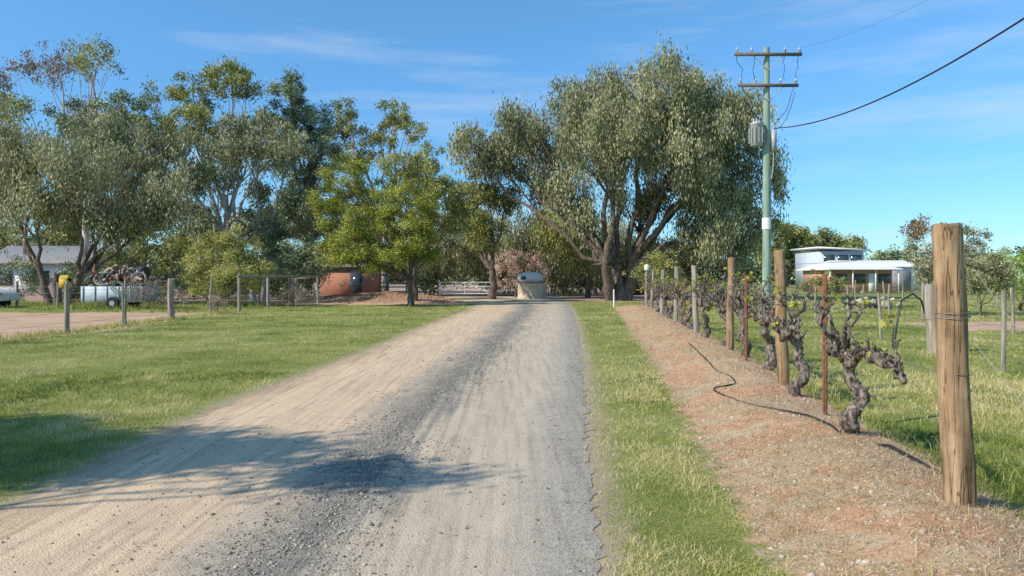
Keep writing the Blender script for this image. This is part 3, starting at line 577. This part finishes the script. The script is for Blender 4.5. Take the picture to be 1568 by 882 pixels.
bluew=mat('pale_blue_cladding',[(.42,.48,.52),(.5,.56,.6)],2,rough=.6,bm=.05)
orange=mat('orange_render',[(.48,.27,.17),(.55,.33,.22)],3,rough=.8)
conc=mat('old_concrete',[(.42,.35,.24),(.6,.51,.38),(.68,.6,.48)],3,bm=.4)
def gable(mb,x0,x1,y0,y1,z0,z1,ov=.4,m=0,hip=0.):
    x0-=ov;x1+=ov;y0-=ov;y1+=ov;ym=(y0+y1)/2;e=.1
    V=[(x0,y0,z0),(x1,y0,z0),(x1-hip,ym,z1),(x0+hip,ym,z1),(x0,y1,z0),(x1,y1,z0),(x0,y0,z0-e),(x1,y0,z0-e),(x1,y1,z0-e),(x0,y1,z0-e)]
    mb.add(V,[(0,1,2,3),(3,2,5,4),(6,7,1,0),(9,8,7,6),(4,5,8,9)],m)
    if hip: mb.add(V,[(0,3,4),(1,5,2)],m);mb.add(V,[(0,4,9,6),(1,7,8,5)],m)
    else: mb.add([V[0],V[3],V[4],V[9],V[6]],[(0,1,2,3,4)],m);mb.add([V[1],V[2],V[5],V[8],V[7]],[(0,1,2,3,4)],m)
h=empty('brick_house')
part('walls',lambda b_:box(b_,33.6,40.2,76,83,0,2.4),orange,h);part('roof',lambda b_:gable(b_,33.4,40.6,75.4,83.5,2.5,3.5,.3,0,2.),roofw,h)
part('windows',lambda b_:[box(b_,x,x+1.2,75.9,75.99,1.,2.0) for x in (34.2,36.2,38.8)],glass,h)
part('door',lambda b_:box(b_,37.7,38.5,75.9,75.99,.05,2.05),white,h)
part('verandah_posts',lambda b_:[box(b_,x,x+.1,75.3,75.4,0,2.38) for x in (33.3,35.7,38.1,40.5)],white,h)
h=empty('flat_roof_house')
part('walls',lambda b_:box(b_,39.4,45,92,100,0,5.0),bluew,h)
part('roof',lambda b_:b_.add([(38.9,91.4,5.35),(45.6,91.4,5.02),(45.6,100.5,5.02),(38.9,100.5,5.35),(38.9,91.4,5.55),(45.6,91.4,5.22),(45.6,100.5,5.22),(38.9,100.5,5.55)],[(0,3,2,1),(4,5,6,7),(0,1,5,4),(1,2,6,5),(2,3,7,6),(3,0,4,7)]),roofw,h)
part('windows',lambda b_:[box(b_,x,x+1.3,91.9,91.99,3.4,4.5) for x in (39.9,41.7,43.4)],glass,h)
h=empty('metal_shed')
part('walls',lambda b_:box(b_,43.2,47.6,84,92,0,2.8),roofw,h);part('roof',lambda b_:gable(b_,43.2,47.6,84,91.5,2.9,3.7,.25),roofw,h)
part('roller_door',lambda b_:box(b_,44.3,46.6,83.9,83.99,.02,2.4),roofg,h)
h=empty('brick_shed')
part('walls',lambda b_:box(b_,-15.2,-10.9,57,60,0,2.4),brick,h);part('roof',lambda b_:gable(b_,-15.2,-10.9,57,60,2.5,3.,.25),roofg,h)
part('door',lambda b_:box(b_,-12.8,-11.9,56.9,56.99,.02,2.1),glass,h)
h=empty('farmhouse')
part('walls',lambda b_:box(b_,-47,-38,64,72,0,2.8),white,h);part('roof',lambda b_:gable(b_,-47,-38,64,72,2.9,4.6,.6),roofg,h)
part('windows',lambda b_:[box(b_,x,x+1.5,63.9,63.99,.9,2.2) for x in (-46,-42.7,-40)],glass,h)
mb=MB()
for x in np.arange(-13.6,-7.2,1.55): box(mb,x-.06,x+.06,60.9,61.02,0,1.25)
for z in (.35,.75,1.12): box(mb,-13.7,-7.3,60.8,60.88,z,z+.11)
mb.make('timber_rail_fence',[wood_grey])
mb=MB()
gy_=59.9;box(mb,-6.1,-5.98,gy_,gy_+.12,0,1.35);box(mb,-1.7,-1.58,gy_,gy_+.12,0,1.35)
for z in (.25,.55,.85,1.2): tube(mb,[(-5.95,gy_,z),(-1.75,gy_,z)],.035,6)
for x in (-5.95,-3.9,-1.75): tube(mb,[(x,gy_-.05,.2),(x,gy_-.05,1.22)],.035,6)
tube(mb,[(-5.95,gy_-.06,.25),(-3.9,gy_-.06,1.2),(-1.75,gy_-.06,.25)],.03,6)
mb.make('white_gate',[white])
mb=MB();tube(mb,[(1.55,55,z) for z in (0,.3,.9,1.15)],[1.12,1.12,1.11,1.14],28,0,0)
q=np.linspace(-1,1,15);tube(mb,np.stack([1.4+1.0*q,54.9+0*q,1.5+.12*(1-q*q)],-1),.42*np.maximum(1-np.abs(q)**3.5,.01)**.5,18,1,0)
box(mb,.7,1.05,54.46,54.56,1.45,1.7,2)
mb.make('concrete_water_tank',[conc,white,glass],smooth=False)
mb=MB();tube(mb,[(5.6,39.5,-.1),(5.6,39.5,.95)],.04,8,0);mb.make('white_marker_post',[white])
mb=MB();tube(mb,[(6.65,35.5,-.1),(6.65,35.5,1.95)],.05,8,1);tube(mb,[(6.65,35.45,1.95),(6.65,35.45,2.0),(6.65,35.45,2.2),(6.65,35.45,2.25)],[.08,.12,.12,.04],12,0);mb.make('bore_marker_post',[white,wood_grey])
# ---------------------------------------------------------------- junk trailer
h=empty('loaded_trailer');tx,ty=-20.3,37.4
tray=mat('faded_blue_tray',[(.26,.35,.43),(.44,.5,.55),(.56,.58,.58)],3,rough=.7,bm=.1)
rub=mat('rubber_tyre',[(.02,.02,.02),(.05,.05,.05)],6,rough=.8,bm=.2)
def f(b_):
    box(b_,tx-1.6,tx+1.6,ty-.85,ty+.85,.4,.46)
    box(b_,tx-1.6,tx+1.6,ty-.89,ty-.852,.35,1.15);box(b_,tx-1.6,tx+1.6,ty+.852,ty+.89,.35,1.15);box(b_,tx-1.64,tx-1.602,ty-.85,ty+.85,.35,1.15);box(b_,tx+1.602,tx+1.64,ty-.85,ty+.85,.35,1.15)
    for x in np.linspace(-1.5,1.5,6): box(b_,tx+x-.03,tx+x+.03,ty-.92,ty-.892,.35,1.15)
part('tray',f,tray,h)
mb=MB()
for s in (-1,1): tube(mb,[(tx+.1,ty+s*.95,.3),(tx+.1,ty+s*1.12,.3)],.31,20,0); tube(mb,[(tx+.1,ty+s*1.125,.3),(tx+.1,ty+s*1.14,.3)],.13,14,1)
mb.make('wheels',[rub,metal_g],False,h)
mb=MB();tube(mb,[(tx-1.6,ty,.42),(tx-2.6,ty,.42)],.04,6);tube(mb,[(tx-2.5,ty,.42),(tx-2.5,ty,.0)],.03,6);mb.make('drawbar',[rust],False,h)
mb=MB()
for i in range(80):
    a=R.uniform(-1.6,1.2);p0=np.array([tx+a,ty+R.uniform(-.8,.6),R.uniform(1.,1.6)]);p1=p0+np.array([R.uniform(-.8,1.),R.normal()*.3,R.uniform(-.2,.8)])
    tube(mb,curve(p0,p1,6,0,.07),R.uniform(.02,.08),6,R.integers(0,5))
for i in range(9):
    a=np.linspace(0,12.5,50);c=np.array([tx+R.uniform(-1.2,1.2),ty-.6,1.5]);tube(mb,c+np.stack([.35*np.cos(a),.12*np.sin(a*1.1),.32*np.sin(a)+.006*a],-1),.035,5,R.integers(0,5))
for i in range(10):
    c=np.array([tx+R.uniform(-1.3,1.),ty+R.uniform(-.7,.1),R.uniform(1,1.6)]);s_=R.uniform(.15,.35,3);box(mb,c[0],c[0]+s_[0]*2,c[1],c[1]+s_[1],c[2],c[2]+s_[2]*1.5,int(R.integers(0,5)))
tube(mb,[(tx+.9,ty,1.4),(tx+1.1,ty,2.),(tx+1.3,ty,2.2)],[.4,.35,.1],8,0,.1)
mb.make('scrap_load',[blackp,rust,mat('grey_green_scrap',[(.14,.2,.17),(.27,.33,.29)],5),wood_grey,mat('faded_plastic_scrap',[(.5,.3,.15),(.55,.5,.4)],5)],False,h)
mb=MB();box(mb,-21.95,-21.55,34.8,35.15,1.1,1.55,0);tube(mb,[(-21.75,34.98,-.1),(-21.75,34.98,1.1)],.05,8,1)
tube(mb,[(-21.95,34.98,1.55),(-21.55,34.98,1.55)],.17,12,0)
mb.make('letterbox',[mat('yellow_paint',[(.45,.3,.04),(.6,.42,.07)],4,rough=.5),wood_grey])
mb=MB();tube(mb,[(-12.62,23.3,0),(-12.62,23.3,1.35)],.03,6,0)
for r in (.2,.25,.3): 
    a=np.linspace(2.6,6.8,24);tube(mb,np.stack([-12.62+r*1.3*np.cos(a),23.28+0*a,1.35+r*np.sin(a)],-1),.018,5,1)
mb.make('garden_hose_hanger',[wood_grey,mat('green_hose',[(.12,.16,.1),(.2,.25,.16)],5)])
# ---------------------------------------------------------------- white car
h=empty('parked_car');cx,cy=-29.1,38.5
prof=[(-2.1,.35),(-2.15,.75),(-2.0,.98),(-1.5,1.03),(-1.05,1.42),(.2,1.46),(.95,1.03),(1.85,.88),(2.12,.7),(2.15,.35)]
mb=MB();w=.85;n=len(prof)
V=[];
for s in (-w,w):
    for (a,z) in prof: V.append((cx+a,cy+s*(1 if z<1.05 else .8),z))
mb.add(V,[(i,(i+1)%n,n+(i+1)%n,n+i) for i in range(n)]);mb.add(V[:n],[tuple(range(n))]);mb.add(V[n:],[tuple(range(n))])
body=mb.make('body',[mat('white_car_paint',[(.7,.7,.7),(.76,.76,.76)],1,rough=.25,bm=0,spec=.6)],False,h)
bv=body.modifiers.new('b','BEVEL');bv.width=.06;bv.segments=3
part('windows',lambda b_:b_.add([(cx-1.3,cy-.865,1.06),(cx+.8,cy-.865,1.06),(cx+.15,cy-.70,1.4),(cx-.95,cy-.70,1.4)],[(0,1,2,3)]),glass,h)
part('headlight',lambda b_:box(b_,cx+1.95,cx+2.16,cy-.8,cy-.5,.66,.8),metal_g,h)
mb=MB()
for a in (-1.3,1.35):
    for s in (-1,1): tube(mb,[(cx+a,cy+s*.7,.31),(cx+a,cy+s*.88,.31)],.31,20,0);tube(mb,[(cx+a,cy+s*.885,.31),(cx+a,cy+s*.895,.31)],.18,14,1)
mb.make('wheels',[rub,metal_g],False,h)
mb=MB();N=60;stones(N,R.normal(18.6,.9,N),R.normal(37.5,.4,N),np.abs(R.normal(0,.3,N)),R.uniform(.15,.35,N),R.random(N)*.5+.5,mb);mb.make('rock_pile',[gm_])
mb=MB();tube(mb,[(9.3,15.9,.0),(9.2,15.9,.6),(9.0,15.8,1.1),(8.7,15.6,1.25),(8.4,15.5,1.1),(8.25,15.4,.6),(8.2,15.4,.2)],.02,6);mb.make('poly_pipe_riser',[blackp],True)
# ---------------------------------------------------------------- light, sky, camera
el=math.radians(38);sx,sy=-.893,-.45
d=Vector((-sx*math.cos(el),-sy*math.cos(el),-math.sin(el)))
sun=bpy.data.lights.new('sun','SUN');sun.energy=5;sun.angle=math.radians(.5);sun.color=(1,.92,.79)
so=bpy.data.objects.new('sun',sun);so.rotation_euler=d.to_track_quat('-Z','Y').to_euler();COL.objects.link(so)
w=bpy.data.worlds.new('World');sc.world=w;w.use_nodes=True;nt=w.node_tree;bg=nt.nodes['Background']
sky=nt.nodes.new('ShaderNodeTexSky');sky.sky_type='NISHITA';sky.sun_disc=False;sky.sun_elevation=el;sky.sun_rotation=math.atan2(sx,sy)%(2*math.pi)
sky.air_density=1.0;sky.dust_density=.1;sky.ozone_density=2.6
hs=nt.nodes.new('ShaderNodeHueSaturation');hs.inputs['Hue'].default_value=.492;hs.inputs['Saturation'].default_value=1.22;hs.inputs['Value'].default_value=1.3;nt.links.new(sky.outputs[0],hs.inputs['Color'])
tc=nt.nodes.new('ShaderNodeTexCoord');mp=nt.nodes.new('ShaderNodeMapping');mp.inputs['Scale'].default_value=(1.2,2.,11);mp.inputs['Rotation'].default_value=(0,.12,0)
sep=nt.nodes.new('ShaderNodeSeparateXYZ');nt.links.new(tc.outputs['Generated'],sep.inputs[0])
hz=ramp(nt,[(.32,.52,.72),(.50,.68,.85),(.78,.86,.97),(1,1,1)],sep.outputs[2],.0,.42)
mu=nt.nodes.new('ShaderNodeMix');mu.data_type='RGBA';mu.blend_type='MULTIPLY';mu.inputs[0].default_value=1;nt.links.new(hs.outputs[0],mu.inputs[6]);nt.links.new(hz.outputs[0],mu.inputs[7])
nt.links.new(tc.outputs['Generated'],mp.inputs[0]);nn=noise(nt,mp.outputs[0],1.6,8,.62)
cl=mrange(nt,nn,.5,.8)
c=mix(nt,mth(nt,'MULTIPLY',cl,.42),mu.outputs[2],(5.5,6.,6.5))
nt.links.new(c,bg.inputs[0]);bg.inputs[1].default_value=.15
cam=bpy.data.cameras.new('camera');cam.lens=25.26;cam.sensor_width=36;cam.shift_y=-.0102;cam.clip_end=3000;cam.clip_start=.05
co=bpy.data.objects.new('camera',cam);co.location=(0,0,1.6);co.rotation_euler=(math.radians(90),0,0);COL.objects.link(co);sc.camera=co
